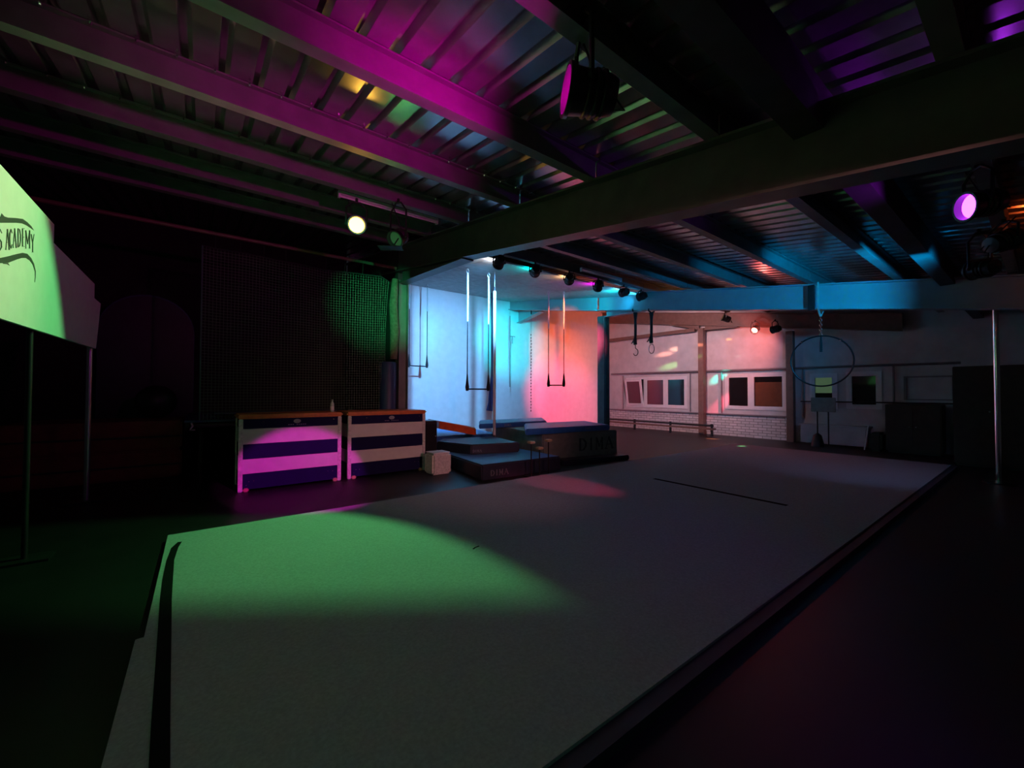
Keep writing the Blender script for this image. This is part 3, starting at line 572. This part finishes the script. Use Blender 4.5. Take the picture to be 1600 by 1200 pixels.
MB().box(9.07, 9.098, cy+.06, cy+.16, zt, zt+.47).build('beam_pad', M_BLACK, hp)
zc = zt-.12; n = 8
for i in range(n):
    z0 = zc-(zc-(cz+R_))*(i+.5)/n; L = (zc-cz-R_)/n*.62; rot = i % 2
    MB().tube([Vector((cx, cy, z0))+(side if rot else view)*(.02*math.cos(a*.785))+Vector((0, 0, L*math.sin(a*.785))) for a in range(8)], .007, 5, True).build('chain_link', M_CHROME, hp)
MB().tube([(cx, cy, cz+R_), (cx, cy, cz+R_-.12), (cx, cy, cz+R_-.3)], [.012, .022, .022], 6).build('hanging_strap', M_ROPEK, hp)

# ================================================================== FLUORESCENT BATTENS (off)
for (x0, x1, y, a, lb) in ((1.35, 2.75, 5.45, 3.08, 'unlit fluorescent batten beside the amber lamp'), (6.35, 7.7, 5.95, 3.08, 'unlit fluorescent batten above the row of stage lamps')):
    z = a+T*y; r = thing('fluorescent_batten', ((x0+x1)/2, y, z), lb, 'light fitting', 'unlit fluorescent battens')
    MB().box(x0, x1, y-.03, y+.03, z+.02, z+.06).build('tray', M_FRAME, r); MB().tube([(x0+.03, y, z), (x1-.03, y, z)], .013, 8).build('tube', M_SIGN, r)
    for x in (x0, x1-.03): MB().box(x, x+.03, y-.025, y+.025, z-.02, z+.02).build('end_holder', M_FRAME, r)
    for x in (x0+.2, x1-.2): MB().tube([(x, y, z+.06), (x, y, 3.33+T*y)], .005, 5).build('hanger', M_RAIL, r)

# ================================================================== FAR RIGHT
st = thing('notice_stand', (13.0, 3.55, 0), 'slim two legged stand before the green blind window', 'stand')
MB().bevbox(13.0, 13.04, 3.32, 3.86, .92, 1.3, .01).build('panel', M_DKGREY, st)
for y in (3.48, 3.72): MB().tube([(13.02, y, .06), (13.02, y, .95)], .016, 6).build('leg', M_BLACKM, st)
MB().lathe([(.15, 0), (.15, .03), (.09, .3), (.02, .36)], 16, Matrix.Translation((13.02, 3.72, 0))).build('weight_bag', M_BLACK, st, smooth=True)
lt = thing('low_white_table', (13.5, 3.4, 0), 'low pale trestle table against the window wall', 'table')
MB().box(13.3, 13.8, 2.75, 4.25, .52, .56).build('tabletop', M_OFFW, lt); MB().box(13.32, 13.34, 2.8, 4.2, .06, .515).build('front_cloth', M_OFFW, lt)
for y in (2.8, 4.15): MB().box(13.74, 13.79, y, y+.05, 0, .52).build('leg', M_RAIL, lt)
tag(MB().tube([(13.2, 2.8, 0), (13.22, 2.72, .62)], .014, 6).build('white_stick', M_SIGN), 'thin white stick leaning on the low pale table', 'stick')
def cabinet(name, x0, x1, y0, y1, h, nd, label, cat):
    r = thing(name, ((x0+x1)/2, (y0+y1)/2, 0), label, cat); MB().bevbox(x0, x1, y0, y1, .05, h, .01).build('body', M_CAB, r); MB().box(x0+.04, x1-.02, y0+.03, y1-.03, 0, .05).build('plinth', M_BLACK, r)
    for i in range(nd):
        ya = y0+.02+(y1-y0-.04)/nd*i; yb = ya+(y1-y0-.04)/nd-.01; d = MB().box(x0-.02, x0-.001, ya, yb, .08, h-.04).build('door', M_CAB, r); MB().ball((x0-.03, yb-.05 if i % 2 == 0 else ya+.05, h*.55), .014, 6).build('knob', M_ALU, d)
cabinet('low_cabinet', 13.2, 13.8, 1.45, 2.4, 1.15, 2, 'low dark brown cabinet right of the small dark window', 'cabinet')
cabinet('tall_cabinet', 11.9, 12.5, .1, 1.15, 1.95, 2, 'tall dark brown cabinet near the chrome pole', 'cabinet')
o = tag(MB().bevbox(13.1, 13.6, 2.45, 2.7, 0, .45, .05).build('black_bag', M_BLACK), 'small black bag beside the low cabinet', 'bag')
p = onz(1561, 755); pz = onx(1556, 508, p.x).z; cp = thing('chrome_pole', (p.x, p.y, 0), 'slim chrome dance pole at the right edge of the hall', 'pole')
MB().tube([(p.x, p.y, 0.02), (p.x, p.y, 3.1+T*p.y)], .034, 14).build('tube', M_CHROME, cp, smooth=True); MB().lathe([(.18, 0), (.18, .02), (.06, .03)], 18, Matrix.Translation((p.x, p.y, 0))).build('base', M_BLACKM, cp)

# ================================================================== UNSEEN LAMPS BEHIND THE VIEWER, AND THE EFFECT LIGHT
par('green_front_fill', (-1.5, -.95, 2.62), (2.68, 7.75, 3.05), (.04, 1, .35), 4500, 12, 1, extra=[((.6, 2.3, 0), (.2, .9, .45), 28, 70, 1)], hang=.3, label='added unseen lamp behind the viewer, aimed at the net')  # unseen lamp added for the net, plus a weak green floor fill
par('red_front_lamp', (4.9, -.95, 2.62), (4.3, 4.45, 0), (1, .06, .2), 700, 10.5, .8, hang=.3, label='stage lamp aimed at the red pool on the pale floor')
par('red_roof_lamp', (6.3, .24, 2.93), (8.0, -1.2, 3.6), (1, .12, .02), 9, 120, .8, glow=6, hang=.2, label='stage lamp with red lights right of the blue lit lamp')
par('pink_front_fill', (2.6, -.95, 2.62), (3.6, 7.0, .9), (1, .36, .38), 430, 44, 1, hang=.3, label='added fill lamp behind the viewer, washing boxes and mats')  # unseen fill, added to lift vault boxes and mats from the front
ef = (12.75, 4.6, 3.2)
par('effect_light', ef, (XW, 8.0, 2.9), (1, .3, .25), 0, 20, .5, hang=.25, label='small multi beam effect light beside the red lamp', glow=2, extra=[
    ((XW, 8.2, 3.05), (1, .45, .3), 7000, 3.6, .8), ((XW, 8.75, 2.87), (1, .35, .25), 5000, 3.2, .9), ((XW, 8.5, 2.4), (.4, 1, .3), 2200, 4.5, .9), ((XW, 6.7, 1.9), (.0, 1, .75), 1500, 7, .7), ((XW, 6.7, .9), (1, .08, .15), 1400, 9, .9), ((XW, 6.35, 3.2), (1, .4, .03), 900, 2.2, .6), ((XW, 6.05, 2.6), (1, .9, .8), 400, 1.5, .5),
    ((12.5, 6.2, 0), (1, .3, .15), 9000, 6, .6), ((10.9, 4.65, 0), (.2, 1, .3), 1800, 3, .5), ((XW, 7.5, 2.6), (1, .15, .12), 150, 130, .9)])
